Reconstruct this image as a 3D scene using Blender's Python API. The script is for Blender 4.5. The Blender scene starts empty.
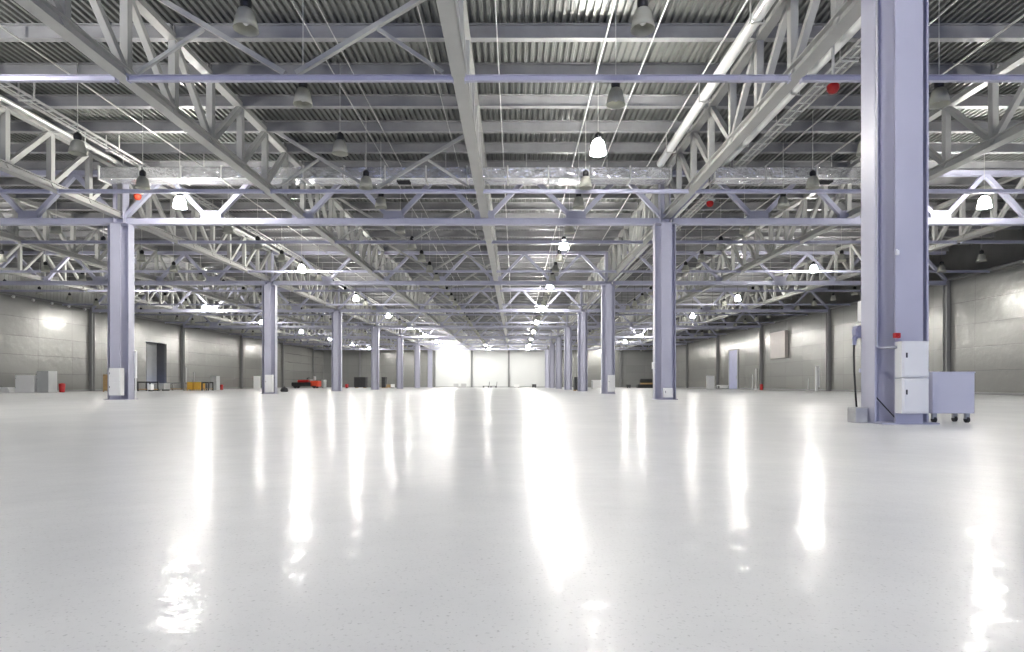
import bpy, math, random
from mathutils import Vector, Matrix
random.seed(7)
S = bpy.context.scene
COL = S.collection
PI = math.pi

# ------------------------------------------------------------------ camera
F_PX, VPX, VPY, EYE = 600.0, 515.0, 384.3, 0.5
cam = bpy.data.objects.new('camera', bpy.data.cameras.new('camera'))
COL.objects.link(cam)
cam.location = (0, 0, EYE)
cam.rotation_euler = (PI / 2, 0, 0)
cam.data.sensor_width = 36.0
cam.data.lens = F_PX / 1024 * 36.0
cam.data.shift_x = -(VPX - 512) / 1024
cam.data.shift_y = (VPY - 326) / 1024
cam.data.clip_start = 0.05
cam.data.clip_end = 500
S.camera = cam

# the building grid
ROWS = [7.8 + 12 * i for i in range(8)]          # column rows in depth
LINES = [-25, -19, -13, -7, -1, 5, 11, 17]       # longitudinal trusses
BAYS = [-28, -22, -16, -10, -4, 2, 8, 14, 20]    # bay centres
WL, WR, WB, WF = -31.0, 23.0, 97.0, -14.0
ZT = 5.76                                        # underside of the cross trusses
ZC = 5.95                                        # underside of lower chords
ZU = 7.52                                        # underside of upper chords
ZP = 7.56                                        # underside of purlins
ZD = 7.86                                        # deck


# ------------------------------------------------------------------ materials
def new_mat(name):
    m = bpy.data.materials.new(name)
    m.use_nodes = True
    nt = m.node_tree
    b = nt.nodes['Principled BSDF']
    return m, nt, b


def N(nt, typ, **kw):
    n = nt.nodes.new(typ)
    for k, v in kw.items():
        setattr(n, k, v)
    return n


def paint(name, col, rough=0.45, metal=0.0, var=0.06, scale=2.0, bump=0.0, bscale=20.0, spec=0.5):
    m, nt, b = new_mat(name)
    tc = N(nt, 'ShaderNodeTexCoord')
    no = N(nt, 'ShaderNodeTexNoise')
    no.inputs['Scale'].default_value = scale
    no.inputs['Detail'].default_value = 4
    nt.links.new(tc.outputs['Object'], no.inputs['Vector'])
    r = N(nt, 'ShaderNodeValToRGB')
    r.color_ramp.elements[0].position = 0.3
    r.color_ramp.elements[1].position = 0.7
    r.color_ramp.elements[0].color = tuple(c * (1 - var) for c in col) + (1,)
    r.color_ramp.elements[1].color = tuple(min(1, c * (1 + var)) for c in col) + (1,)
    nt.links.new(no.outputs['Fac'], r.inputs['Fac'])
    nt.links.new(r.outputs['Color'], b.inputs['Base Color'])
    b.inputs['Roughness'].default_value = rough
    b.inputs['Metallic'].default_value = metal
    b.inputs['Specular IOR Level'].default_value = spec
    if bump:
        n2 = N(nt, 'ShaderNodeTexNoise')
        n2.inputs['Scale'].default_value = bscale
        n2.inputs['Detail'].default_value = 3
        nt.links.new(tc.outputs['Object'], n2.inputs['Vector'])
        bp = N(nt, 'ShaderNodeBump')
        bp.inputs['Strength'].default_value = bump
        bp.inputs['Distance'].default_value = 0.02
        nt.links.new(n2.outputs['Fac'], bp.inputs['Height'])
        nt.links.new(bp.outputs['Normal'], b.inputs['Normal'])
    return m


def emit(name, col, strength):
    m, nt, b = new_mat(name)
    b.inputs['Base Color'].default_value = col + (1,)
    b.inputs['Emission Color'].default_value = col + (1,)
    b.inputs['Emission Strength'].default_value = strength
    return m


LAMP_COL = (1.0, 0.975, 0.92)
M = {}
M['steel'] = paint('pale_steel_paint', (0.44, 0.44, 0.42), 0.42, var=0.05)
M['steel_cool'] = paint('cool_steel_paint', (0.47, 0.475, 0.585), 0.40, var=0.04)
M['column'] = paint('column_paint', (0.455, 0.455, 0.55), 0.38, var=0.03, scale=1.2)
M['purlin'] = paint('purlin_paint', (0.30, 0.30, 0.305), 0.45, var=0.12)
M['deck'] = paint('galvanised_deck', (0.215, 0.22, 0.21), 0.4, metal=0.4, var=0.10, scale=0.6)
M['band'] = paint('dark_cladding', (0.50, 0.50, 0.48), 0.5, metal=0.0, var=0.12, scale=0.8)
M['pilaster'] = paint('wall_column_paint', (0.24, 0.24, 0.24), 0.45, var=0.05)
M['foil'] = paint('foil_insulation', (0.82, 0.82, 0.83), 0.22, metal=0.85, var=0.10, scale=5, bump=1.0, bscale=6)
M['foil'].node_tree.nodes['Bump'].inputs['Distance'].default_value = 0.05
M['pipe_white'] = paint('white_pipe_jacket', (0.78, 0.78, 0.76), 0.3, metal=0.2, var=0.04)
M['conduit'] = paint('zinc_conduit', (0.62, 0.62, 0.60), 0.35, metal=0.4)
M['conduit_dark'] = paint('dark_conduit', (0.16, 0.16, 0.16), 0.5)
M['black'] = paint('black_plastic', (0.015, 0.015, 0.017), 0.4, var=0.02)
M['rubber'] = paint('black_rubber', (0.02, 0.02, 0.022), 0.7)
M['red'] = paint('red_paint', (0.45, 0.015, 0.015), 0.35, var=0.05)
M['orange_red'] = paint('orange_red_plastic', (0.62, 0.06, 0.02), 0.35)
M['white'] = paint('white_enamel', (0.80, 0.80, 0.79), 0.35, var=0.02)
M['grey'] = paint('grey_enamel', (0.42, 0.43, 0.43), 0.4)
M['lavender'] = paint('pale_lavender_enamel', (0.60, 0.60, 0.69), 0.35, var=0.03)
M['bluebox'] = paint('blue_grey_plastic', (0.27, 0.28, 0.42), 0.4)
M['blue_door'] = paint('blue_grey_door_paint', (0.44, 0.46, 0.66), 0.4)
M['shaded_reveal'] = paint('shaded_reveal_tone', (0.10, 0.10, 0.10), 0.6)  # shade of the doorway recess put into the jamb and lintel colour
M['wood'] = paint('raw_timber', (0.42, 0.28, 0.13), 0.6, var=0.2, scale=6)
M['yellow'] = paint('yellow_ochre_paint', (0.72, 0.42, 0.06), 0.5, var=0.1)
M['concrete'] = paint('grey_concrete', (0.45, 0.45, 0.45), 0.8, var=0.1, scale=8)
M['dark'] = paint('dark_grey_steel', (0.02, 0.02, 0.022), 0.5)
M['steel_bright'] = paint('stainless_pipe', (0.42, 0.42, 0.45), 0.4, metal=0.6)
M['unit'] = paint('warm_pale_enamel', (0.52, 0.47, 0.44), 0.35, var=0.02)
M['white_wall'] = paint('white_cladding', (0.66, 0.67, 0.66), 0.4, var=0.02, scale=0.3)
M['lit'] = emit('lit_lamp_shade', LAMP_COL, 230.0)
M['lit_bulb'] = emit('lit_lamp_bulb', LAMP_COL, 420.0)


def shade_mat():
    m, nt, b = new_mat('frosted_acrylic_shade')
    b.inputs['Base Color'].default_value = (0.50, 0.50, 0.45, 1)
    b.inputs['Roughness'].default_value = 0.25
    tr = N(nt, 'ShaderNodeBsdfTranslucent')
    tr.inputs['Color'].default_value = (0.58, 0.58, 0.52, 1)
    mx = N(nt, 'ShaderNodeMixShader')
    mx.inputs['Fac'].default_value = 0.45
    out = nt.nodes['Material Output']
    nt.links.new(b.outputs[0], mx.inputs[1])
    nt.links.new(tr.outputs[0], mx.inputs[2])
    nt.links.new(mx.outputs[0], out.inputs['Surface'])
    return m


M['shade'] = shade_mat()


def floor_mat():
    m, nt, b = new_mat('polished_floor')
    L = nt.links.new
    tc = N(nt, 'ShaderNodeTexCoord')
    big = N(nt, 'ShaderNodeTexNoise')
    big.inputs['Scale'].default_value = 0.8
    big.inputs['Detail'].default_value = 6
    big.inputs['Roughness'].default_value = 0.6
    L(tc.outputs['Object'], big.inputs['Vector'])
    r = N(nt, 'ShaderNodeValToRGB')
    r.color_ramp.elements[0].position = 0.25
    r.color_ramp.elements[1].position = 0.75
    r.color_ramp.elements[0].color = (0.67, 0.68, 0.695, 1)
    r.color_ramp.elements[1].color = (0.82, 0.825, 0.83, 1)
    L(big.outputs['Fac'], r.inputs['Fac'])
    # fine dark specks and scuffs
    sp = N(nt, 'ShaderNodeTexNoise')
    sp.inputs['Scale'].default_value = 100
    sp.inputs['Detail'].default_value = 3
    L(tc.outputs['Object'], sp.inputs['Vector'])
    rs = N(nt, 'ShaderNodeValToRGB')
    rs.color_ramp.elements[0].position = 0.26
    rs.color_ramp.elements[1].position = 0.40
    rs.color_ramp.elements[0].color = (0.55, 0.55, 0.56, 1)
    rs.color_ramp.elements[1].color = (1, 1, 1, 1)
    L(sp.outputs['Fac'], rs.inputs['Fac'])
    mu = N(nt, 'ShaderNodeMixRGB', blend_type='MULTIPLY')
    mu.inputs['Fac'].default_value = 0.75
    L(r.outputs['Color'], mu.inputs['Color1'])
    L(rs.outputs['Color'], mu.inputs['Color2'])
    L(mu.outputs['Color'], b.inputs['Base Color'])
    # dull worn body under a thin polished sealer that lies in shallow ripples
    b.inputs['Roughness'].default_value = 0.36
    b.inputs['Specular IOR Level'].default_value = 0.18
    b.inputs['Coat Weight'].default_value = 0.22
    b.inputs['Coat Roughness'].default_value = 0.15
    b.inputs['Coat IOR'].default_value = 1.45
    w1 = N(nt, 'ShaderNodeTexNoise')
    w1.inputs['Scale'].default_value = 2.6
    w1.inputs['Detail'].default_value = 2
    w2 = N(nt, 'ShaderNodeTexNoise')
    w2.inputs['Scale'].default_value = 8.0
    w2.inputs['Detail'].default_value = 2
    b1 = N(nt, 'ShaderNodeBump')
    b1.inputs['Distance'].default_value = 0.022
    b1.inputs['Strength'].default_value = 0.6
    b2 = N(nt, 'ShaderNodeBump')
    b2.inputs['Distance'].default_value = 0.009
    b2.inputs['Strength'].default_value = 0.6
    for w_, b_ in ((w1, b1), (w2, b2)):
        L(tc.outputs['Object'], w_.inputs['Vector'])
        L(w_.outputs['Fac'], b_.inputs['Height'])
    L(b1.outputs['Normal'], b2.inputs['Normal'])
    L(b2.outputs['Normal'], b.inputs['Coat Normal'])
    return m


M['floor'] = floor_mat()


def wall_mat(name, axis, col=(0.265, 0.265, 0.25), metal=0.3):
    """smooth sandwich panels; every panel lies a hair out of plane, so reflections break at the seams"""
    m, nt, b = new_mat(name)
    L = nt.links.new
    tc = N(nt, 'ShaderNodeTexCoord')
    sep = N(nt, 'ShaderNodeSeparateXYZ')
    L(tc.outputs['Object'], sep.inputs[0])
    cb = N(nt, 'ShaderNodeCombineXYZ')
    L(sep.outputs[axis], cb.inputs['X'])
    L(sep.outputs['Z'], cb.inputs['Y'])
    br = N(nt, 'ShaderNodeTexBrick')
    br.offset = 0.0
    br.inputs['Scale'].default_value = 1.0
    br.inputs['Brick Width'].default_value = 3.0
    br.inputs['Row Height'].default_value = 1.18
    br.inputs['Mortar Size'].default_value = 0.012
    br.inputs['Mortar Smooth'].default_value = 0.2
    br.inputs['Color1'].default_value = tuple(c * 0.94 for c in col) + (1,)
    br.inputs['Color2'].default_value = tuple(c * 1.06 for c in col) + (1,)
    br.inputs['Mortar'].default_value = tuple(c * 0.72 for c in col) + (1,)
    L(cb.outputs[0], br.inputs['Vector'])
    L(br.outputs['Color'], b.inputs['Base Color'])
    b.inputs['Metallic'].default_value = metal
    b.inputs['Roughness'].default_value = 0.2
    no = N(nt, 'ShaderNodeTexNoise')
    no.inputs['Scale'].default_value = 1.7
    no.inputs['Detail'].default_value = 4
    L(cb.outputs[0], no.inputs['Vector'])
    ad = N(nt, 'ShaderNodeMath', operation='ADD')
    L(no.outputs['Fac'], ad.inputs[0])
    mt = N(nt, 'ShaderNodeMath', operation='MULTIPLY')
    L(br.outputs['Fac'], mt.inputs[0])
    mt.inputs[1].default_value = -0.3
    L(mt.outputs[0], ad.inputs[1])
    bp = N(nt, 'ShaderNodeBump')
    bp.inputs['Strength'].default_value = 0.6
    bp.inputs['Distance'].default_value = 0.03
    L(ad.outputs[0], bp.inputs['Height'])
    L(bp.outputs['Normal'], b.inputs['Normal'])
    return m


M['wall_y'] = wall_mat('wall_panels_side', 'Y')
M['wall_x'] = wall_mat('wall_panels_end', 'X', metal=0.15)


# ------------------------------------------------------------------ mesh builder
class MB:
    def __init__(s):
        s.v, s.f, s.mi, s.sm = [], [], [], []

    def add(s, vs, fs, mi=0, smooth=False):
        o = len(s.v)
        s.v += [tuple(v) for v in vs]
        for f in fs:
            s.f.append(tuple(i + o for i in f))
            s.mi.append(mi)
            s.sm.append(smooth)
        return s

    def box(s, x0, x1, y0, y1, z0, z1, mi=0):
        vs = [(x0, y0, z0), (x1, y0, z0), (x1, y1, z0), (x0, y1, z0), (x0, y0, z1), (x1, y0, z1), (x1, y1, z1), (x0, y1, z1)]
        return s.add(vs, [(0, 3, 2, 1), (4, 5, 6, 7), (0, 1, 5, 4), (1, 2, 6, 5), (2, 3, 7, 6), (3, 0, 4, 7)], mi)

    def cbox(s, x0, x1, y0, y1, z0, z1, c=0.01, mi=0):
        """box with chamfered edges"""
        vs, fs = [], []
        P = ((x0, x1), (y0, y1), (z0, z1))
        idx = {}
        for a in (0, 1):
            for b_ in (0, 1):
                for d in (0, 1):
                    for ax in range(3):
                        p = [P[0][a], P[1][b_], P[2][d]]
                        k = (a, b_, d)
                        for o in range(3):
                            if o != ax:
                                p[o] += c if k[o] == 0 else -c
                        idx[(a, b_, d, ax)] = len(vs)
                        vs.append(p)
        for ax in range(3):
            o1, o2 = (ax + 1) % 3, (ax + 2) % 3
            for side in (0, 1):
                q = []
                for u, w in ((0, 0), (1, 0), (1, 1), (0, 1)):
                    k = [0, 0, 0]
                    k[ax] = side
                    k[o1] = u
                    k[o2] = w
                    q.append(idx[(k[0], k[1], k[2], ax)])
                fs.append(tuple(q if side else q[::-1]))
        for ax in range(3):
            o1, o2 = (ax + 1) % 3, (ax + 2) % 3
            for u in (0, 1):
                for w in (0, 1):
                    k0 = [0, 0, 0]
                    k0[o1] = u
                    k0[o2] = w
                    k1 = list(k0)
                    k1[ax] = 1
                    fs.append((idx[(*k0, o1)], idx[(*k1, o1)], idx[(*k1, o2)], idx[(*k0, o2)]))
        for a in (0, 1):
            for b_ in (0, 1):
                for d in (0, 1):
                    fs.append((idx[(a, b_, d, 0)], idx[(a, b_, d, 1)], idx[(a, b_, d, 2)]))
        return s.add(vs, fs, mi)

    def bar(s, p, q, w, h, up=(0, 0, 1), mi=0):
        """rectangular bar between two points"""
        p, q = Vector(p), Vector(q)
        d = (q - p).normalized()
        u = Vector(up)
        a = d.cross(u)
        if a.length < 1e-4:
            a = d.cross(Vector((1, 0, 0)))
        a.normalize()
        b = a.cross(d).normalized()
        vs = []
        for e in (p, q):
            for i, j in ((-1, -1), (1, -1), (1, 1), (-1, 1)):
                vs.append(e + a * (w / 2 * i) + b * (h / 2 * j))
        return s.add(vs, [(0, 1, 2, 3), (7, 6, 5, 4), (0, 4, 5, 1), (1, 5, 6, 2), (2, 6, 7, 3), (3, 7, 4, 0)], mi)

    def tube(s, pts, r, n=10, mi=0, cap=True):
        pts = [Vector(p) for p in pts]
        vs, fs = [], []
        prev = None
        for i, p in enumerate(pts):
            d = (pts[min(i + 1, len(pts) - 1)] - pts[max(i - 1, 0)]).normalized()
            if prev is None:
                u = Vector((0, 0, 1)) if abs(d.z) < 0.9 else Vector((1, 0, 0))
                a = d.cross(u).normalized()
            else:
                a = (prev - d * prev.dot(d)).normalized()
            prev = a
            b = d.cross(a).normalized()
            for k in range(n):
                t = 2 * PI * k / n
                vs.append(p + a * (r * math.cos(t)) + b * (r * math.sin(t)))
        for i in range(len(pts) - 1):
            for k in range(n):
                k2 = (k + 1) % n
                fs.append((i * n + k, i * n + k2, (i + 1) * n + k2, (i + 1) * n + k))
        s.add(vs, fs, mi, True)
        if cap:
            e = len(pts) - 1
            s.add(vs[:n], [tuple(range(n))[::-1]], mi)
            s.add(vs[e * n:], [tuple(range(n))], mi)
        return s

    def lathe(s, prof, n=20, c=(0, 0, 0), mi=0, smooth=True):
        """profile of (radius, z) about the vertical through c"""
        vs, fs = [], []
        for r, z in prof:
            for k in range(n):
                t = 2 * PI * k / n
                vs.append((c[0] + r * math.cos(t), c[1] + r * math.sin(t), c[2] + z))
        for i in range(len(prof) - 1):
            for k in range(n):
                k2 = (k + 1) % n
                fs.append((i * n + k, i * n + k2, (i + 1) * n + k2, (i + 1) * n + k))
        return s.add(vs, fs, mi, smooth)

    def ibeam_x(s, x0, x1, y, z0, h, w, tf=0.016, tw=0.012):
        s.box(x0, x1, y - w / 2, y + w / 2, z0, z0 + tf)
        s.box(x0, x1, y - w / 2, y + w / 2, z0 + h - tf, z0 + h)
        return s.box(x0, x1, y - tw / 2, y + tw / 2, z0 + tf, z0 + h - tf)

    def mesh(s, name, *mats):
        me = bpy.data.meshes.new(name)
        me.from_pydata(s.v, [], s.f)
        for m in mats:
            me.materials.append(m)
        me.polygons.foreach_set('material_index', s.mi)
        me.polygons.foreach_set('use_smooth', s.sm)
        me.update()
        return me


def link(name, data, parent=None, loc=(0, 0, 0), rot=None):
    o = bpy.data.objects.new(name, data)
    COL.objects.link(o)
    o.location = loc
    if rot:
        o.rotation_euler = rot
    if parent:
        o.parent = parent
    return o


def part(name, mb, mat, parent, label=None):
    o = link(name, mb.mesh(name, *(mat if isinstance(mat, (list, tuple)) else (mat,))), parent)
    if label:
        o['label'] = label
    return o


def tag(o, label, cat, group=None, kind=None):
    o['label'] = label
    o['category'] = cat
    if group:
        o['group'] = group
    if kind:
        o['kind'] = kind
    return o


def thing(name, loc, label, cat, group=None, rotz=0):
    o = link(name, None, None, loc, (0, 0, rotz) if rotz else None)
    return tag(o, label, cat, group)


def solid(name, mb, mat, loc, label, cat, group=None, kind=None):
    o = link(name, mb.mesh(name, *(mat if isinstance(mat, (list, tuple)) else (mat,))), None, loc)
    return tag(o, label, cat, group, kind)


def struct(name, mb, mat, label, cat):
    return solid(name, mb, mat, (0, 0, 0), label, cat, None, 'structure')


ORD = ['first', 'second', 'third', 'fourth', 'fifth', 'sixth', 'seventh', 'eighth', 'ninth', 'tenth', 'eleventh', 'twelfth',
       'thirteenth', 'fourteenth', 'fifteenth', 'sixteenth']
BAYNAME = {-28: 'the bay along the left wall', -22: 'the fourth bay left of the centre truss', -16: 'the third bay left of the centre truss',
           -10: 'the second bay left of the centre truss', -4: 'the bay just left of the centre truss', 2: 'the bay just right of the centre truss',
           8: 'the second bay right of the centre truss', 14: 'the third bay right of the centre truss', 20: 'the bay along the right wall'}
BAYSHORT = {-28: 'along the left wall', -22: 'four bays left of centre truss', -16: 'three bays left of centre truss',
            -10: 'two bays left of centre truss', -4: 'just left of centre truss', 2: 'just right of centre truss',
            8: 'two bays right of centre truss', 14: 'three bays right of centre truss', 20: 'along the right wall'}


def px(X, Y):
    return VPX + F_PX * X / Y


def py(Z, Y):
    return VPY - F_PX * (Z - EYE) / Y


def span_seen(xa, xb, Y, Z, m=0):
    a, b = px(xa, Y), px(xb, Y)
    return b > -m and a < 1024 + m and py(Z, Y) > -m


# ------------------------------------------------------------------ shell
struct('floor', MB().box(WL, WR, WF, WB, -0.2, 0), M['floor'], 'wide glossy pale grey polished concrete floor of the empty hall', 'floor')

mb = MB()
p_, h_ = 0.15, 0.065
x = WL
while x < WR - 1e-6:
    prof = [(x, ZD), (x + 0.062, ZD), (x + 0.08, ZD + h_), (x + 0.132, ZD + h_), (x + p_, ZD)]
    vs = [(a, WF, z) for a, z in prof] + [(a, WB, z) for a, z in prof]
    mb.add(vs, [(i, i + 1, i + 6, i + 5) for i in range(4)])
    x += p_
mb.box(WL, WR, WF, WB, ZD + h_ + 0.02, ZD + h_ + 0.1)
struct('ceiling', mb, M['deck'], 'ribbed galvanised metal roof deck over the whole hall', 'ceiling')

# side walls: pale panels below, dark ribbed band at truss height; the left wall has a recessed doorway
DL0, DL1, DLZ = 50.4, 53.4, 4.1
mb = MB()
for y0, y1, z0, z1 in ((WF, DL0, 0, 6.0), (DL0, DL1, DLZ, 6.0), (DL1, WB, 0, 6.0)):
    mb.box(WL - 0.2, WL, y0, y1, z0, z1)
struct('wall_left', mb, M['wall_y'], 'left wall of smooth grey metal panels with soft lamp reflections', 'wall')
mb = MB().box(WL - 1.0, WL - 0.9, DL0 - 0.2, DL1 + 0.2, 0, DLZ + 0.2)
mb.box(WL - 0.9, WL - 0.2, DL0 - 0.1, DL0, 0, DLZ).box(WL - 0.9, WL - 0.2, DL1, DL1 + 0.1, 0, DLZ).box(WL - 0.9, WL - 0.2, DL0, DL1, DLZ, DLZ + 0.1)
d1 = struct('door_1', mb, M['shaded_reveal'], 'tall dark recessed doorway in the left wall', 'door')
part('leaf', MB().box(WL - 0.9, WL - 0.885, DL0, DL1, 0, DLZ), M['grey'], d1)
part('leaf_seam', MB().box(WL - 0.885, WL - 0.875, (DL0 + DL1) / 2 - 0.02, (DL0 + DL1) / 2 + 0.02, 0, DLZ), M['dark'], d1)
part('handle', MB().tube([(WL - 0.86, 51.7, 1.0), (WL - 0.82, 51.7, 1.05), (WL - 0.82, 51.7, 1.35), (WL - 0.86, 51.7, 1.4)], 0.015), M['steel_bright'], d1)
struct('wall_right', MB().box(WR, WR + 0.2, WF, WB, 0, 6.0), M['wall_y'], 'right wall of smooth grey metal panels with bright lamp reflections', 'wall')
for nm, x0, sgn, txt in (('trim_1', WL, 1, 'left'), ('trim_2', WR, -1, 'right')):
    mb = MB()
    y = WF
    while y < WB:
        y1 = min(y + 0.3, WB)
        for a, b, c in ((y, y + 0.12, 0.03), (y + 0.15, y1 - 0.03, 0.045)):
            mb.box(min(x0, x0 - sgn * 0.2), max(x0 + sgn * (0.06 - c), x0 - sgn * 0.2), a, b, 6.0, ZD + 0.1)
        y = y1
    mb.box(min(x0 - sgn * 0.2, x0), max(x0 - sgn * 0.2, x0), WF, WB, 6.0, ZD + 0.1)
    struct(nm, mb, M['band'], 'dark ribbed cladding band above the pale panels of the %s wall' % txt, 'trim')
    struct('trim_%d' % (3 if txt == 'left' else 4), MB().box(min(x0, x0 + sgn * 0.14), max(x0, x0 + sgn * 0.14), WF, WB, 5.98, 6.1), M['pilaster'],
           'dark steel rail capping the panels of the %s wall' % txt, 'trim')
# far wall: grey sides, a white stretch between the two column rows
struct('wall_back', MB().box(WL, -13, WB, WB + 0.2, 0, ZD + 0.1).box(5, WR, WB, WB + 0.2, 0, ZD + 0.1), M['wall_x'],
       'grey panelled outer parts of the far end wall', 'wall')
mb = MB()
for a in (-13, -7, -1):
    for z0, z1 in ((0.0, 3.28), (3.32, 6.3)):
        mb.box(a + 0.02, a + 5.98, WB, WB + 0.2, z0, z1)
mb.box(-13, 5, WB + 0.03, WB + 0.2, 0, ZD + 0.1)
struct('wall_centre', mb, M['white_wall'], 'bright white middle stretch of the far end wall between the column rows', 'wall')
struct('trim_5', MB().box(WL, WR, WB - 0.06, WB, 6.2, 6.36), M['steel'], 'pale rail running across the top of the far end wall', 'trim')
# the wall behind the camera, with a wide unseen gateway added to let in daylight
mb = MB().box(WL, -15, WF - 0.2, WF, 0, ZD + 0.1).box(15, WR, WF - 0.2, WF, 0, ZD + 0.1).box(-15, 15, WF - 0.2, WF, 6.4, ZD + 0.1)
struct('wall_front', mb, M['wall_x'], 'panelled wall behind the viewpoint with a wide gateway added for daylight', 'wall')
mb = MB()
mb.box(WL, WL + 0.03, WF, WB, 0, 0.12)
struct('baseboard_left', mb, M['pilaster'], 'low dark kick strip along the foot of the left wall', 'baseboard')
struct('baseboard_right', MB().box(WR - 0.03, WR, WF, WB, 0, 0.12), M['pilaster'], 'low dark kick strip along the foot of the right wall', 'baseboard')
struct('baseboard_back', MB().box(WL, WR, WB - 0.03, WB, 0, 0.12), M['pilaster'], 'low dark kick strip along the foot of the far wall', 'baseboard')
# blue door and boxed unit on the right wall
mb = MB().box(WR - 0.05, WR - 0.005, 61.9, 64.3, 0.02, 4.05)
d2 = struct('door_2', mb, M['blue_door'], 'tall pale blue door in the right wall', 'door')
part('frame', MB().box(WR - 0.09, WR - 0.004, 61.75, 61.9, 0, 4.2).box(WR - 0.09, WR - 0.004, 64.3, 64.45, 0, 4.2).box(WR - 0.09, WR - 0.004, 61.9, 64.3, 4.05, 4.2), M['grey'], d2)
part('handle', MB().bar((WR - 0.1, 62.1, 1.1), (WR - 0.1, 62.1, 1.4), 0.03, 0.03), M['steel_bright'], d2)

# wall columns
H_PIL = MB().box(-0.09, 0.09, -0.15, -0.125, 0, 5.96).box(-0.09, 0.09, 0.125, 0.15, 0, 5.96).box(-0.015, 0.015, -0.125, 0.125, 0, 5.96)
pil = H_PIL.mesh('wall_column', M['pilaster'])
for sx, side in ((WL + 0.125, 'left'), (WR - 0.125, 'right')):
    rows = [r for r in ROWS if 0 < px(sx, r) < 1024]
    for i, r in enumerate(rows):
        tag(link('wall_column', pil, None, (sx, r, 0)), '%s dark grey steel column against the %s wall, counted from the front' % (ORD[i], side), 'column', 'steel columns against the side walls')
for i, X in enumerate([-25, -19, -13, -7, -1, 5, 11, 17]):
    tag(link('wall_column', pil, None, (X, WB - 0.155, 0), (0, 0, PI / 2)), '%s thin grey steel column from the left against the far end wall' % ORD[i], 'column', 'steel columns against the far wall')

# ------------------------------------------------------------------ hall columns (flanged cross section)
def column_mesh():
    a, b, t, c, wf = 0.345, 0.15, 0.025, 0.30, 0.172
    m = MB()
    z1 = ZT - 0.03
    m.box(-a, -a + t, -b, b, 0.02, z1).box(a - t, a, -b, b, 0.02, z1).box(-a + t, a - t, -0.01, 0.01, 0.02, z1)
    m.box(-wf, wf, -c, -c + t, 0.02, z1).box(-wf, wf, c - t, c, 0.02, z1)
    m.box(-0.01, 0.01, -c + t, -0.01, 0.02, z1).box(-0.01, 0.01, 0.01, c - t, 0.02, z1)
    return m.mesh('shaft', M['column'])


SHAFT = column_mesh()
BASE = MB().box(-0.36, 0.36, -0.33, 0.33, 0, 0.02).mesh('base_plate', M['column'])
CAPM = MB().box(-0.37, 0.37, -0.33, 0.33, ZT - 0.03, ZT - 0.001).mesh('cap_plate', M['column'])
STUB = MB()
for a, b, c, d in ((-0.17, -0.15, -0.16, 0.16), (0.15, 0.17, -0.16, 0.16), (-0.15, 0.15, -0.01, 0.01)):
    STUB.box(a, b, c, d, ZT, ZU - 0.002)
STUB = STUB.mesh('head_post', M['column'])
names = {}
for X, side in ((-13, 'left'), (4.93, 'right')):
    n = 0
    for i, r in enumerate(ROWS):
        if not (0 <= px(X, r) <= 1024):
            continue
        extra = {('left', 1): ', white cabinet at its foot', ('left', 2): ', small white cabinet at its foot', ('right', 0): ' that stands closest, cabinets and conduit on it',
                 ('right', 2): ', pale cabinet at its foot'}.get((side, i), '')
        lab = 'pale lavender steel column, %s in the %s row%s' % (ORD[n], side, extra)
        n += 1
        c = thing('steel_column', (X, r, 0), lab, 'column', 'steel columns in two rows down the hall')
        link('shaft', SHAFT, c)
        link('base_plate', BASE, c)
        link('cap_plate', CAPM, c)
        link('head_post', STUB, c)
        names[(side, i)] = c

# ------------------------------------------------------------------ longitudinal trusses (Pratt, 1.5 m panels, 12 m bays)
POST = MB().box(-0.07, 0.07, -0.07, 0.07, ZC + 0.2, ZU).mesh('vertical_post', M['steel'])
DIA_F = MB().bar((0, -1.5, ZU + 0.06), (0, 0, ZC + 0.12), 0.12, 0.12).mesh('diagonal_brace', M['steel'])   # falls away from the camera
DIA_B = MB().bar((0, 1.5, ZU + 0.06), (0, 0, ZC + 0.12), 0.12, 0.12).mesh('diagonal_brace', M['steel'])
GUS_L = MB().add([(-0.008, -0.34, ZC + 0.2), (-0.008, 0.16, ZC + 0.2), (-0.008, 0.10, ZC + 0.46), (-0.008, -0.22, ZC + 0.46)], [(0, 1, 2, 3)])
GUS_L.add([(0.008, -0.34, ZC + 0.2), (0.008, 0.16, ZC + 0.2), (0.008, 0.10, ZC + 0.46), (0.008, -0.22, ZC + 0.46)], [(3, 2, 1, 0)])
TRUSS_NAME = {-25: 'beside the left wall', -19: 'second from the left wall', -13: 'resting on the left column row',
              -7: 'between left columns and centre truss', -1: 'the centre truss',
              5: 'resting on the right column row', 11: 'first beyond the right column row', 17: 'beside the right wall'}
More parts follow.
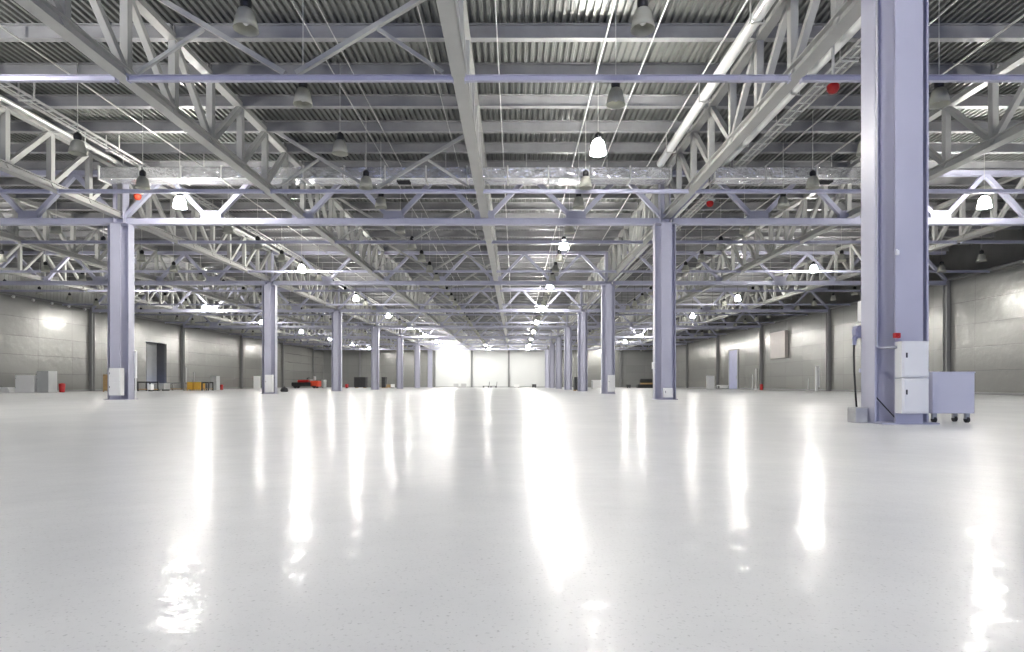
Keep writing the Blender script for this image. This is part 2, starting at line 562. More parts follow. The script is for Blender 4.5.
for X in LINES:
    t = thing('roof_truss', (X, 6.0, ZC), 'long pale lattice truss running down the hall, %s' % TRUSS_NAME[X], 'truss', 'lattice trusses running the length of the hall')
    # parts sit in world space through an inverse offset
    off = Vector((0, -6.0, -ZC))
    ya = -6.0
    y0 = max(7.8, abs(X) * F_PX / 560 - 1.0)
    o = part('bottom_chord', MB().box(-0.12, 0.12, ya, WB - 0.02, ZC, ZC + 0.02).box(-0.12, 0.12, ya, WB - 0.02, ZC + 0.18, ZC + 0.2)
             .box(-0.03, 0.03, ya, WB - 0.02, ZC + 0.02, ZC + 0.18), M['steel'], t)
    o.location = off
    o = part('top_chord', MB().box(-0.1, 0.1, ya, WB - 0.02, ZU, ZU + 0.02).box(-0.06, 0.06, ya, WB - 0.02, ZU + 0.02, ZU + 0.16), M['steel'], t)
    o.location = off
    k = 0
    while True:
        y = 7.8 + 1.5 * k
        if y > WB - 0.5:
            break
        if y >= y0 - 0.1:
            ph = k % 8
            link('vertical_post', POST, t, off + Vector((0, y, 0)))
            if ph in (1, 2, 3, 4):
                link('diagonal_brace', DIA_F, t, off + Vector((0, y, 0)))
            if ph in (4, 5, 6, 7):
                link('diagonal_brace', DIA_B, t, off + Vector((0, y, 0)))
        k += 1

# ------------------------------------------------------------------ transverse trusses on the column lines (Warren, 3 m panels)
TD_L = MB().bar((-1.5, 0, (ZU - 0.14) + 0.05), (-0.10, 0, ZT + 0.2), 0.14, 0.14).mesh('diagonal_brace', M['steel_cool'])
TD_R = MB().bar((1.5, 0, (ZU - 0.14) + 0.05), (0.10, 0, ZT + 0.2), 0.14, 0.14).mesh('diagonal_brace', M['steel_cool'])
gz = ZT + 0.2
GUS = MB()
for yy in (-0.085, 0.075):
    GUS.add([(a, yy + d, z) for d in (0, 0.01) for a, z in ((-0.33, gz - 0.03), (0.33, gz - 0.03), (0.33, gz + 0.12), (0.24, gz + 0.25), (-0.24, gz + 0.25), (-0.33, gz + 0.12))],
            [(0, 1, 2, 3, 4, 5), (11, 10, 9, 8, 7, 6)] + [(i, i + 6, (i + 1) % 6 + 6, (i + 1) % 6) for i in range(6)])
GUSM = GUS.mesh('gusset_plate', M['steel_cool'])
BCH = MB().box(-8.8, 8.8, -0.11, 0.11, ZT, ZT + 0.02).box(-8.8, 8.8, -0.11, 0.11, ZT + 0.18, ZT + 0.2).box(-8.8, 8.8, -0.09, -0.07, ZT + 0.02, ZT + 0.18).box(-8.8, 8.8, 0.07, 0.09, ZT + 0.02, ZT + 0.18).mesh('bottom_chord', M['steel_cool'])
TCH = MB().box(-8.8, 8.8, -0.1, 0.1, (ZU - 0.14), (ZU - 0.14) + 0.02).box(-8.8, 8.8, -0.06, 0.06, (ZU - 0.14) + 0.02, (ZU - 0.14) + 0.16).mesh('top_chord', M['steel_cool'])
SPN = {-22: 'left of the left column row', -4: 'between the column rows', 14: 'right of the right column row'}
for i, r in enumerate(ROWS[1:]):
    for xc in (-22, -4, 14):
        t = thing('cross_truss', (xc, r, ZT), 'pale V-braced cross truss, %s from the front, %s' % (ORD[i], SPN[xc]), 'truss', 'cross trusses over the column lines')
        off = Vector((0, 0, -ZT))
        link('bottom_chord', BCH, t, off)
        link('top_chord', TCH, t, off)
        for n in range(-3, 4):
            X = n * 3.0
            w = xc + X
            if not (px(w - 1.5, r) < 1030 and px(w + 1.5, r) > -6):
                continue
            if n > -3:
                link('diagonal_brace', TD_L, t, off + Vector((X, 0, 0)))
            if n < 3:
                link('diagonal_brace', TD_R, t, off + Vector((X, 0, 0)))
            if abs(n) < 3:
                link('gusset_plate', GUSM, t, off + Vector((X, 0, 0)))

# ------------------------------------------------------------------ tie beams at lower chord level, three metres either side of the column lines
TIE = MB().box(-2.88, 2.88, -0.04, 0.04, 0, 0.01).box(-2.88, 2.88, -0.04, 0.04, 0.095, 0.105).box(-2.88, 2.88, -0.008, 0.008, 0.01, 0.095)
TIE.box(-2.9, -2.88, -0.06, 0.06, -0.015, 0.12).box(2.88, 2.9, -0.06, 0.06, -0.015, 0.12)
TIEM = TIE.mesh('tie_beam', M['steel_cool'])
tie_rows = [10.7, 16.95] + [23.0 + 6 * i for i in range(12)]
for xc in BAYS:
    n = 0
    for y in tie_rows:
        if not span_seen(xc - 2.9, xc + 2.9, y, ZC):
            continue
        if n < 6:
            lab = '%s thin tie beam from the front in %s' % (ORD[n], BAYNAME[xc])
        else:
            lab = 'distant thin tie beam far down %s' % BAYNAME[xc]
        n += 1
        tag(link('tie_beam', TIEM, None, (xc, y, 5.9)), lab, 'beam', 'tie beams in ' + BAYNAME[xc])

# upright V bracing over the tie beams of the bay just left of the centre truss
n = 0
for y in tie_rows:
    t = thing('roof_brace', (-4, y, 6.04), 'upright V-shaped rod bracing over the %s tie beam left of the centre truss' % ORD[n], 'brace', 'upright V braces')
    n += 1
    for s in (-1, 1):
        part('main_rod', MB().bar((s * 0.1, 0, 0), (s * 2.87, 0, 1.66), 0.085, 0.085), M['steel'], t)
        part('short_rod', MB().bar((s * 1.55, 0, 0.80), (s * 2.72, 0, 0.02), 0.06, 0.06), M['steel'], t)

# ------------------------------------------------------------------ purlins
PUR = MB().ibeam_x(-2.97, 2.97, 0, ZP, ZD - ZP, 0.15)
PUR.box(-2.97, -2.955, -0.06, 0.06, ZP - 0.06, ZD - 0.02).box(2.955, 2.97, -0.06, 0.06, ZP - 0.06, ZD - 0.02)
PURM = PUR.mesh('roof_purlin', M['purlin'])
FARP = MB()
made = 0
seen_rows = {b: 0 for b in BAYS}
k = 0
rowsP = [7.8 + 1.5 * k for k in range(-12, 60) if 7.8 + 1.5 * k < WB - 0.3]
for y in rowsP:
    for xc in BAYS:
        if span_seen(xc - 2.97, xc + 2.97, y, ZP) and y < 62:
            n = seen_rows[xc]
            seen_rows[xc] += 1
            if n < 12:
                lab = '%s visible roof purlin from the front in %s' % (ORD[n], BAYNAME[xc])
            else:
                lab = 'distant slim grey roof purlin far down %s' % BAYNAME[xc]
            tag(link('roof_purlin', PURM, None, (xc, y, 0)), lab, 'purlin', 'roof purlins in ' + BAYNAME[xc])
            made += 1
        elif y >= 62:
            FARP.ibeam_x(xc - 2.97, xc + 2.97, y, ZP, ZD - ZP, 0.15)
print('PURLINS', made)
solid('distant_purlins', FARP, M['purlin'], (0, 0, 0), 'farthest roof purlins merging together near the end wall', 'purlin', None, 'stuff')

# ------------------------------------------------------------------ lamps
def ring_shade(r0=0.075, r1=0.182, h=0.31):
    return [(r0, h), (r0 + 0.035, h - 0.025), (r0 + 0.06, h * 0.75), (r1 - 0.022, h * 0.35), (r1, 0.0), (r1 - 0.006, 0.0), (r1 - 0.03, h * 0.35), (r0 + 0.052, h * 0.74), (r0 + 0.03, h - 0.035), (0.0, h - 0.02)]


Z_L = 5.77
SHADE = MB().lathe(ring_shade(), 20)
SH_OFF = SHADE.mesh('shade', M['shade'])
SH_ON = SHADE.mesh('shade', M['lit'])
HOUS = MB().lathe([(0, 0.30), (0.05, 0.31), (0.078, 0.335), (0.085, 0.38), (0.082, 0.43), (0.06, 0.465), (0.03, 0.48), (0.018, 0.5), (0, 0.5)], 16).mesh('ballast_housing', M['black'])
BULB = MB().lathe([(0, 0.07), (0.03, 0.075), (0.055, 0.11), (0.055, 0.16), (0.03, 0.22), (0.02, 0.30)], 10)
BULB_OFF = BULB.mesh('bulb', M['white'])
BULB_ON = BULB.mesh('bulb', M['lit_bulb'])
CORD = MB().tube([(0, 0, 0.5), (0, 0, ZD - Z_L - 0.02)], 0.009, 6).mesh('suspension_cord', M['conduit'])
FAR = MB().lathe(ring_shade()[:5], 10, mi=0).lathe([(0, 0.30), (0.085, 0.34), (0.085, 0.43), (0.03, 0.48), (0, 0.5)], 8, mi=1).tube([(0, 0, 0.48), (0, 0, ZD - Z_L)], 0.009, 4, mi=1, cap=False)
FAR_OFF = FAR.mesh('hanging_bay_lamp', M['shade'], M['black'])
FAR_ON = FAR.mesh('hanging_bay_lamp', M['lit'], M['black'])
LITK = {2: lambda k: k % 4 == 2, -10: lambda k: k % 4 == 0 and k > 0, 14: lambda k: k % 4 == 0 and k > 0, -22: lambda k: k % 4 == 2 and k > 0}
far_lit_extra = {(-10, 34), (-4, 34), (2, 32), (-4, 30), (-10, 30)}
for xc in BAYS:
    cnt = {True: 0, False: 0}
    X = xc if xc != 2 else 1.9
    for k in range(-8, 37):
        y = 8.92 + 2.4 * k if k != 4 else 17.9
        if y > WB - 1.5:
            continue
        f = LITK.get(xc)
        lit = bool(f and f(k)) or (xc, k) in far_lit_extra
        if xc == 2 and k in (-2, -6) or xc in (-10, 14) and k in (0, -4):
            lit = True
        seen = 0 < px(X, y) < 1024 and py(Z_L, y) > 0
        if not seen and not lit:
            continue
        st = 'glowing' if lit else 'unlit'
        if not seen:  # lamps out of view are added to light the hall
            lab = 'glowing bell-shaped lamp added outside the picture, %s, %s' % (BAYSHORT[xc], ORD[k + 8])
        elif cnt[lit] < (8 if lit else 10):
            lab = '%s %s bell-shaped lamp from the front in %s' % (ORD[cnt[lit]], st, BAYNAME[xc])
        else:
            lab = 'distant %s hanging lamp far down %s' % (st, BAYNAME[xc])
        if seen:
            cnt[lit] += 1
        grp = 'high-bay lamps in ' + BAYNAME[xc]
        if y < 36:
            t = thing('hanging_bay_lamp', (X, y, Z_L), lab, 'lamp', grp)
            link('shade', SH_ON if lit else SH_OFF, t)
            link('ballast_housing', HOUS, t)
            link('bulb', BULB_ON if lit else BULB_OFF, t)
            link('suspension_cord', CORD, t)
        else:
            tag(link('hanging_bay_lamp', FAR_ON if lit else FAR_OFF, None, (X, y, Z_L)), lab, 'lamp', grp)

# ------------------------------------------------------------------ ducts, pipes, trays under the roof
def duct(x0, x1, y0, y1, z0, z1, label, gx):
    t = thing('air_duct', ((x0 + x1) / 2, (y0 + y1) / 2, z0), label, 'duct', 'foil-wrapped air ducts')
    c = (x0 + x1) / 2, (y0 + y1) / 2
    ln = x1 - x0
    part('casing', MB().cbox(-ln / 2, ln / 2, y0 - c[1], y1 - c[1], 0, z1 - z0, 0.03), M['foil'], t)
    n = int(ln / 1.2)
    for i in range(n + 1):
        xx = -ln / 2 + 0.03 + (ln - 0.06) * i / n
        part('flange', MB().box(xx - 0.02, xx + 0.02, y0 - c[1] - 0.025, y0 - c[1], -0.025, z1 - z0 + 0.025)
             .box(xx - 0.02, xx + 0.02, y1 - c[1], y1 - c[1] + 0.025, -0.025, z1 - z0 + 0.025)
             .box(xx - 0.02, xx + 0.02, y0 - c[1], y1 - c[1], -0.025, 0).box(xx - 0.02, xx + 0.02, y0 - c[1], y1 - c[1], z1 - z0, z1 - z0 + 0.025), M['conduit'], t)
    m = MB().box(gx - c[0] - 0.2, gx - c[0] + 0.2, -0.14, 0.14, -0.03, -0.012)
    for i in range(5):
        m.box(gx - c[0] - 0.19, gx - c[0] + 0.19, -0.12 + 0.055 * i, -0.10 + 0.055 * i, -0.045, -0.028)
    part('grille', m, M['dark'], t, 'dark slatted air grille')
    for i in range(0, n, 2):
        xx = -ln / 2 + 0.6 + (ln - 0.06) * i / n
        part('hanger', MB().box(xx - 0.01, xx + 0.01, -0.01, 0.01, z1 - z0, ZD - z0), M['conduit'], t)


duct(-12.6, 4.75, 18.12, 18.64, 6.70, 7.08, 'long silver foil-wrapped air duct across the middle bays behind the tie beam', (403.5 - VPX) * 18.3 / F_PX)
duct(6.0, 10.7, 18.12, 18.62, 6.70, 7.08, 'short silver foil-wrapped air duct right of the right truss', (826 - VPX) * 18.3 / F_PX)


def long_pipe(name, X, Z, r, ya, yb, mat, label, cat='pipe', grp=None, n=10, brackets=True):
    t = thing(name, (X, ya, Z), label, cat, grp)
    part('pipe_run', MB().tube([(0, 0, 0), (0, yb - ya, 0)], r, n), mat, t)
    if brackets:
        y = math.ceil((ya - 7.8) / 3.0) * 3.0 + 7.8
        while y < yb:
            part('bracket', MB().box(-r * 1.15, r * 1.15, y - ya - 0.02, y - ya + 0.02, -r * 1.15, -r).box(-r * 1.15, -r, y - ya - 0.02, y - ya + 0.02, -r, ZP - Z)
                 .box(r, r * 1.15, y - ya - 0.02, y - ya + 0.02, -r, ZP - Z), M['conduit'], t)
            y += 3.0


long_pipe('drain_pipe', 4.36, 7.12, 0.115, 6.0, 18.0, M['pipe_white'], 'thick white jacketed pipe running beside the right truss to the foil duct', n=16)
for X, Z, r, yb, mat, lab in ((-4.06, 7.46, 0.013, 90, 'conduit', 'thin conduit over the lamps left of the centre truss, farther from the truss'),
                              (-3.62, 7.46, 0.010, 60, 'conduit', 'thin conduit over the lamps left of the centre truss, nearer the truss'),
                              (-1.8, 7.47, 0.010, 70, 'conduit', 'thin conduit under the purlins close left of the centre truss'),
                              (-0.36, 7.47, 0.013, 90, 'pipe_white', 'slim white pipe under the purlins hugging the centre truss right side'),
                              (1.82, 7.46, 0.019, 90, 'pipe_white', 'slim white pipe above the lamp row right of the centre truss'),
                              (2.78, 7.46, 0.015, 90, 'pipe_white', 'slim white pipe just right of the middle lamp row'),
                              (4.2, 7.44, 0.02, 30, 'pipe_white', 'slim white pipe left of the thick jacketed pipe'),
                              (-10.0, 7.46, 0.02, 80, 'conduit', 'thin conduit over the lamps of second bay left of centre truss'),
                              (-8.6, 7.46, 0.018, 60, 'conduit', 'thin conduit between lamp row and truss in second bay left'),
                              (8.0, 7.46, 0.02, 80, 'conduit', 'thin conduit over the lamps of second bay right of centre truss'),
                              (9.6, 7.46, 0.02, 60, 'conduit', 'thin conduit beside the outer truss in second bay right'),
                              (14.0, 7.46, 0.02, 80, 'conduit', 'thin conduit over the lamps of third bay right of centre truss')):
    long_pipe('conduit', X, Z, r, 8.0, yb, M[mat], lab, 'conduit', None, 6, False)

# cable tray with a pipe, right of the right truss
t = thing('cable_tray', (6.85, 8.0, 7.14), 'ladder-like cable tray hanging right of the right truss', 'tray')
part('side_rail', MB().box(-0.17, -0.155, 0, 80, 0, 0.06), M['conduit'], t)
part('side_rail', MB().box(0.155, 0.17, 0, 80, 0, 0.06), M['conduit'], t)
mb = MB()
y = 0.2
while y < 80:
    mb.box(-0.155, 0.155, y - 0.012, y + 0.012, 0.0, 0.02)
    mb.box(-0.02, 0.02, y - 0.012, y + 0.4, 0.003, 0.018)
    y += 0.4
part('tray_lattice', mb, M['conduit'], t)
mb = MB()
for i in range(5):
    mb.tube([(-0.11 + 0.05 * i, 0.0, 0.04), (-0.11 + 0.05 * i, 80, 0.04)], 0.017, 6)
part('cable_run', mb, M['grey'], t)
for i in range(14):
    y = 1.3 + 3.0 * i
    part('hanger', MB().box(-0.19, 0.19, y - 0.02, y + 0.02, -0.03, 0).box(-0.19, -0.175, y - 0.02, y + 0.02, 0, ZP - 7.14).box(0.175, 0.19, y - 0.02, y + 0.02, 0, ZP - 7.14), M['conduit'], t)
long_pipe('drain_pipe', 6.45, 7.26, 0.085, 8.0, 70.0, M['pipe_white'], 'pale pipe running alongside the cable tray right of the right truss', n=12)
# a pipe bundle in the left bay
long_pipe('drain_pipe', -12.1, 7.25, 0.06, 13.0, 60.0, M['conduit'], 'grey pipe running along the truss over the left column row', n=12)
t = thing('cable_tray', (-11.4, 10.0, 7.14), 'ladder-like cable tray in the bay right of the left column row', 'tray')
part('side_rail', MB().box(-0.17, -0.155, 0, 60, 0, 0.06), M['conduit'], t)
part('side_rail', MB().box(0.155, 0.17, 0, 60, 0, 0.06), M['conduit'], t)
mb = MB()
y = 0.2
while y < 60:
    mb.box(-0.155, 0.155, y - 0.012, y + 0.012, 0.0, 0.02)
    mb.box(-0.02, 0.02, y - 0.012, y + 0.4, 0.003, 0.018)
    y += 0.4
part('tray_lattice', mb, M['conduit'], t)
for i in range(9):
    y = 1.0 + 3.0 * i
    part('hanger', MB().box(-0.19, 0.19, y - 0.02, y + 0.02, -0.03, 0).box(-0.19, -0.175, y - 0.02, y + 0.02, 0, ZP - 7.14).box(0.175, 0.19, y - 0.02, y + 0.02, 0, ZP - 7.14), M['conduit'], t)


def beacon(x, y, z, ztop, label, mat):
    t = thing('alarm_sounder', (x, y, z), label, 'alarm', 'red alarm sounders under the roof')
    part('dome', MB().lathe([(0, -0.13), (0.07, -0.115), (0.11, -0.05), (0.115, 0.02), (0.09, 0.05), (0, 0.05)], 16), mat, t)
    part('mounting_box', MB().cbox(-0.14, 0.14, -0.1, 0.1, 0.05, 0.11, 0.01), M['grey'], t)
    part('bracket', MB().box(-0.02, 0.02, -0.02, 0.02, 0.11, ztop - z), M['conduit'], t)


beacon((833 - VPX) * 11.6 / 600, 11.6, EYE + (VPY - 87) * 11.6 / 600, 7.1, 'dark red alarm sounder under the cable tray left of the nearest column', M['red'])
beacon((710 - VPX) * 19.2 / 600, 19.2, EYE + (VPY - 203) * 19.2 / 600, 6.9, 'red alarm sounder above the second column of the right row', M['red'])
beacon((137.5 - VPX) * 18.9 / 600, 18.9, EYE + (VPY - 196) * 18.9 / 600, 7.4, 'orange-red alarm sounder above the first column of the left row', M['orange_red'])

# white insulated clips along the left wall head
for i in range(7):
    y = 36.8 + 1.53 * i
    m = MB().lathe([(0, 0.09), (0.06, 0.075), (0.09, 0.0), (0.06, -0.075), (0, -0.09)], 10).box(-0.12, 0.0, -0.03, 0.03, -0.03, 0.03)
    solid('wall_fitting', m, M['white'], (WL + 0.24, y, 5.88), '%s small round white fitting from the left along the left wall head' % ORD[i], 'fitting', 'white fittings along the left wall head')

# ------------------------------------------------------------------ things on and beside the columns
def at(x, y):
    return (x - VPX) * y / F_PX


def zat(p, y):
    return EYE + (VPY - p) * y / F_PX


def cabinet(x0, x1, y0, y1, z0, z1, label, mat, doors=1, grp=None, name='switch_cabinet', feet=0.0, handle_side=-1):
    """box cabinet facing the camera; doors stacked"""
    cx, cy = (x0 + x1) / 2, (y0 + y1) / 2
    t = thing(name, (cx, cy, z0), label, 'cabinet', grp)
    w, d, h = (x1 - x0) / 2, (y1 - y0) / 2, z1 - z0
    part('body', MB().cbox(-w, w, -d, d, 0, h, 0.006), mat, t)
    for i in range(doors):
        a, b = h * i / doors + 0.018, h * (i + 1) / doors - 0.018
        dr = part('door', MB().cbox(-w + 0.015, w - 0.015, -d - 0.016, -d - 0.001, a, b, 0.004), mat, t)
        hx = (w - 0.045) * handle_side
        zz = a + (b - a) * 0.62
        part('handle', MB().cbox(hx - 0.008, hx + 0.008, -d - 0.03, -d - 0.016, zz - 0.03, zz + 0.03, 0.003), M['dark'], dr)
    return t


# near column cabinets (front flange of the column is at 7.45)
yb = 7.49
cabinet(at(902, 7.35), at(929, 7.35), 7.35, yb, zat(377.6, 7.35), zat(341, 7.35), 'white steel switch cabinet on the closest column, upper of the two', M['white'], 1, 'white cabinets on the closest column')
cabinet(at(902, 7.35), at(929, 7.35), 7.35, yb, zat(413.6, 7.35), zat(378.4, 7.35), 'white steel switch cabinet on the closest column, lower of the two', M['white'], 1, 'white cabinets on the closest column')
# conduit down the near column and its elbow into the cabinet
xq = at(876, 7.6)
zq = zat(347.5, 7.5)
solid('cable_conduit', MB().tube([(0, 0, 6.0), (0, 0, zq + 0.06), (0.008, -0.003, zq + 0.025), (0.03, -0.01, zq + 0.006), (0.06, -0.02, zq), (at(898, 7.44) - xq, -0.13, zq)], 0.016, 10), M['steel_bright'], (xq, 7.58, 0),
      'vertical steel conduit on the closest column bending into the white cabinet', 'conduit')
t = thing('alarm_button', (at(898, 7.45), 7.495, zat(338, 7.45)), 'small red emergency button box above the white cabinets', 'button')
part('box', MB().cbox(-0.04, 0.035, -0.05, 0, 0, 0.065, 0.006), M['red'], t)
part('push_knob', MB().tube([(0, -0.05, 0.033), (0, -0.075, 0.033)], 0.016, 12), M['red'], t)
solid('wall_sensor', MB().cbox(-0.02, 0.02, -0.03, 0, -0.03, 0.03, 0.006).lathe([(0, 0.05), (0.012, 0.045), (0.014, 0.03)], 8), M['white'], (at(898, 7.47), 7.495, zat(252.5, 7.47)),
      'tiny white sensor high on the closest column', 'sensor')
solid('shadow_strip', MB().tube([(0, 0, 0), (at(893, 7.7) - at(876, 7.7), -0.05, -0.27)], 0.008, 6), M['dark'], (at(876, 7.7), 7.72, zat(396, 7.72)),
      'dark strip standing in for a slanting shadow at the closest column foot', 'shadow')  # thin dark rod imitates a shadow line across the column web
# lavender cabinet on castors
y0 = 7.75
x0, x1 = at(932.5, y0), at(975, y0)
zb, zt = zat(413.5, y0), zat(372, y0)
t = thing('tool_cabinet', ((x0 + x1) / 2, y0 + 0.17, 0), 'pale lavender steel box on castors beside the closest column', 'cabinet')
w = (x1 - x0) / 2
part('body', MB().cbox(-w, w, -0.17, 0.17, zb, zt, 0.008), M['lavender'], t)
part('top_lid', MB().cbox(-w - 0.004, w + 0.004, -0.175, 0.175, zt - 0.012, zt + 0.004, 0.003), M['lavender'], t)
for sx in (-1, 1):
    for sy in (-1, 1):
        c = part('castor', MB().box(sx * (w - 0.06) - 0.025, sx * (w - 0.06) + 0.025, sy * 0.11 - 0.022, sy * 0.11 + 0.022, 0.05, zb), M['grey'], t)
        part('wheel', MB().tube([(sx * (w - 0.06) - 0.016, sy * 0.11, 0.04), (sx * (w - 0.06) + 0.016, sy * 0.11, 0.04)], 0.04, 16), M['rubber'], c)
# left side of the near column: socket box, plug, cable, upper box, plinth
ys = 8.05
t = thing('socket_box', (at(859.5, ys), ys, zat(338, ys)), 'blue-grey socket box on the left side of the closest column', 'socket')
part('box', MB().cbox(-0.06, 0.06, -0.06, 0.06, 0, 0.16, 0.008), M['bluebox'], t)
part('hinged_lid', MB().cbox(-0.075, -0.06, -0.05, 0.05, 0.03, 0.13, 0.004), M['bluebox'], t)
t = thing('power_plug', (at(853.5, ys), ys - 0.02, zat(345, ys)), 'blue-grey power plug with black cable hanging beside the closest column', 'plug')
part('plug_body', MB().tube([(0.01, 0, 0.11), (0.004, 0, 0.075)], 0.035, 12).tube([(0.004, 0, 0.075), (-0.004, 0, 0.0)], 0.026, 12), M['bluebox'], t)
zc_ = zat(345, ys)
part('black_cable', MB().tube([(-0.004, 0, 0.0), (-0.008, 0, -0.12), (-0.002, 0, -0.35), (0.012, 0, -0.6), (0.03, -0.005, 0.165 - zc_)], 0.013, 8), M['rubber'], t)
solid('junction_box', MB().cbox(-0.035, 0.035, -0.05, 0.05, 0, 0.28, 0.006), M['white'], (at(862, ys), ys, zat(322, ys)), 'slim white junction box high on the left side of closest column', 'junction box')
solid('cable_clip', MB().cbox(-0.022, 0.022, -0.03, 0.03, -0.025, 0.025, 0.006), M['bluebox'], (at(861.5, ys), ys, zat(370.5, ys)), 'little blue clip low on the left side of the closest column', 'clip')
solid('support_block', MB().cbox(-0.075, 0.085, -0.1, 0.1, 0, 0.2, 0.01), M['concrete'], (at(857, 7.85), 7.85, 0), 'low grey concrete block left of the closest column foot', 'block')
# cabinets low on other columns
def low_cab(px0, px1, pt, pb, Y, label, seat, doors=1):
    cabinet(at(px0, Y), at(px1, Y), Y, seat, zat(pb, Y), zat(pt, Y), label, M['white'], doors, 'white cabinets at column feet')


low_cab(108.5, 120.5, 368, 395.5, 19.25, 'white cabinet at the foot of the first column of the left row', 19.44, 2)
low_cab(265, 272, 374.8, 392.4, 31.2, 'small white cabinet at the foot of the second left column', 31.44)
low_cab(608.3, 615, 375, 392, 31.2, 'pale cabinet at the foot of the third right column', 31.44)
low_cab(664.0, 673, 388, 397.5, 19.3, 'low pale box at the foot of the second right column', 19.44)
solid('pipe_stub', MB().tube([(0, 0, 0.7), (0, 0, 1.6)], 0.04, 8).tube([(0, 0, 0.0), (0, 0, 0.7)], 0.02, 8), M['white'], (at(135.8, 19.9), 19.9, 0.0), 'thin white riser pipe right of the first left column', 'pipe')
solid('junction_box', MB().cbox(-0.06, 0.06, -0.05, 0.05, 0, 0.22, 0.006), M['white'], (at(653.6, 19.8), 19.75, zat(369, 19.8)), 'tiny white box on the left side of second right column', 'junction box')

# ------------------------------------------------------------------ things along the walls and at the far end
def crate(px0, px1, pt, Y, d, label, mat, name='crate', cat='crate', grp=None, slats=True):
    x0, x1 = at(px0, Y), at(px1, Y)
    w, h = (x1 - x0) / 2, zat(pt, Y)
    t = thing(name, ((x0 + x1) / 2, Y + d / 2, 0), label, cat, grp)
    part('body', MB().cbox(-w + 0.02, w - 0.02, -d / 2 + 0.02, d / 2 - 0.02, 0.1, h - 0.02, 0.01), mat, t)
    if slats:
        m = MB()
        for sx in (-1, 1):
            for sy in (-1, 1):
                m.box(sx * w - 0.05 * (sx > 0), sx * w + 0.05 * (sx < 0), sy * d / 2 - 0.05 * (sy > 0), sy * d / 2 + 0.05 * (sy < 0), 0, h)
        for z0, z1 in ((h - 0.1, h), (0.08, 0.18)):
            m.box(-w, w, -d / 2, -d / 2 + 0.02, z0, z1).box(-w, w, d / 2 - 0.02, d / 2, z0, z1).box(-w, -w + 0.02, -d / 2, d / 2, z0, z1).box(w - 0.02, w, -d / 2, d / 2, z0, z1)
        part('corner_frame', m, mat, t)
    else:
        for sx in (-1, 1):
            part('skid', MB().box(sx * (w - 0.12) - 0.05, sx * (w - 0.12) + 0.05, -d / 2 + 0.03, d / 2 - 0.03, 0, 0.1), M['dark'], t)
    return t


def locker(px0, px1, pt, Y, d, label, mat, doors=1, grp=None, name='locker'):
    x0, x1 = at(px0, Y), at(px1, Y)
    return cabinet(x0, x1, Y, Y + d, 0.0, zat(pt, Y), label, mat, doors, grp, name)


def bin_(pxc, wpx, pt, Y, label, mat, name='bin', cat='bin'):
    r = wpx * Y / F_PX / 2
    h = zat(pt, Y)
    t = thing(name, (at(pxc, Y), Y, 0), label, cat)
    part('body', MB().lathe([(0, 0), (r * 0.8, 0), (r * 0.85, h * 0.1), (r, h * 0.8), (r * 0.95, h * 0.86), (0, h * 0.86)], 16), mat, t)
    part('lid', MB().lathe([(r * 1.04, h * 0.86), (r * 1.04, h * 0.92), (r * 0.4, h), (0, h)], 16), mat, t)
    return t


# left wall
locker(15, 34, 375, 36.4, 0.7, 'white steel cabinet with dark handles against the left wall', M['white'], 2, None, 'tool_cabinet')
locker(36.5, 48.5, 371, 36.4, 0.7, 'tall grey steel locker beside the white cabinet at the left wall', M['grey'], 1)
t = bin_(62, 5.6, 383.2, 37.6, 'red round bin standing right of the grey locker', M['red'], 'fire_bucket', 'bucket')
solid('panel_stack', MB().cbox(-0.5, 0.5, -0.4, 0.4, 0, 0.12, 0.01).cbox(-0.47, 0.45, -0.38, 0.4, 0.122, 0.22, 0.01).cbox(-0.5, 0.42, -0.4, 0.36, 0.222, 0.32, 0.01), M['white'], (at(5, 36.3), 36.4, 0), 'low stack of pale panels left of the white cabinet', 'stack')
crate(103, 108, 374.5, 39.5, 0.6, 'narrow brown timber crate half behind the first left column', M['wood'], 'timber_crate')
def rack(px0, px1, pt, Y, d, label, mat, name='pallet_rack'):
    x0, x1 = at(px0, Y), at(px1, Y)
    w, h = (x1 - x0) / 2, zat(pt, Y)
    t = thing(name, ((x0 + x1) / 2, Y + d / 2, 0), label, 'rack')
    for sx in (-1, 1):
        for sy in (-1, 1):
            part('post', MB().box(sx * w - 0.04, sx * w + 0.04, sy * d / 2 - 0.04, sy * d / 2 + 0.04, 0, h), mat, t)
    part('rail', MB().box(-w, w, -d / 2 - 0.02, -d / 2 + 0.02, h - 0.1, h).box(-w, w, d / 2 - 0.02, d / 2 + 0.02, h - 0.1, h), mat, t)
    part('base_board', MB().box(-w, w, -d / 2, d / 2, 0.1, 0.16), M['wood'], t)
    return t


rack(138, 150, 381.5, 44, 1.0, 'low dark metal rack in front of the recessed doorway', M['dark'])
crate(147, 151, 384, 43.2, 0.4, 'small white box before the dark rack by the doorway', M['white'], 'carton', 'box', None, False)
crate(151.5, 164, 383, 46, 0.9, 'long low grey crate below the recessed doorway', M['grey'], 'equipment_crate', 'crate', None, False)
rack(166, 184, 382.5, 47.5, 0.9, 'long low grey rack right of the recessed doorway', M['pilaster'], 'low_rack')
crate(187, 192.5, 382, 48, 0.7, 'yellow crate by the left wall, left of the pair', M['yellow'], 'yellow_crate', 'crate', 'pair of yellow crates by the left wall')
crate(194, 200.5, 382, 48, 0.7, 'yellow crate by the left wall, right of the pair', M['yellow'], 'yellow_crate', 'crate', 'pair of yellow crates by the left wall')
rack(202, 208.5, 382, 48.0, 0.7, 'small dark rack right of the yellow crates', M['dark'], 'small_rack')
locker(210, 216.5, 376, 52, 0.6, 'tall narrow grey locker right of the yellow crates', M['grey'])
bin_(221.5, 3.2, 384.6, 53, 'small dark red bin near the grey locker on the left', M['red'])
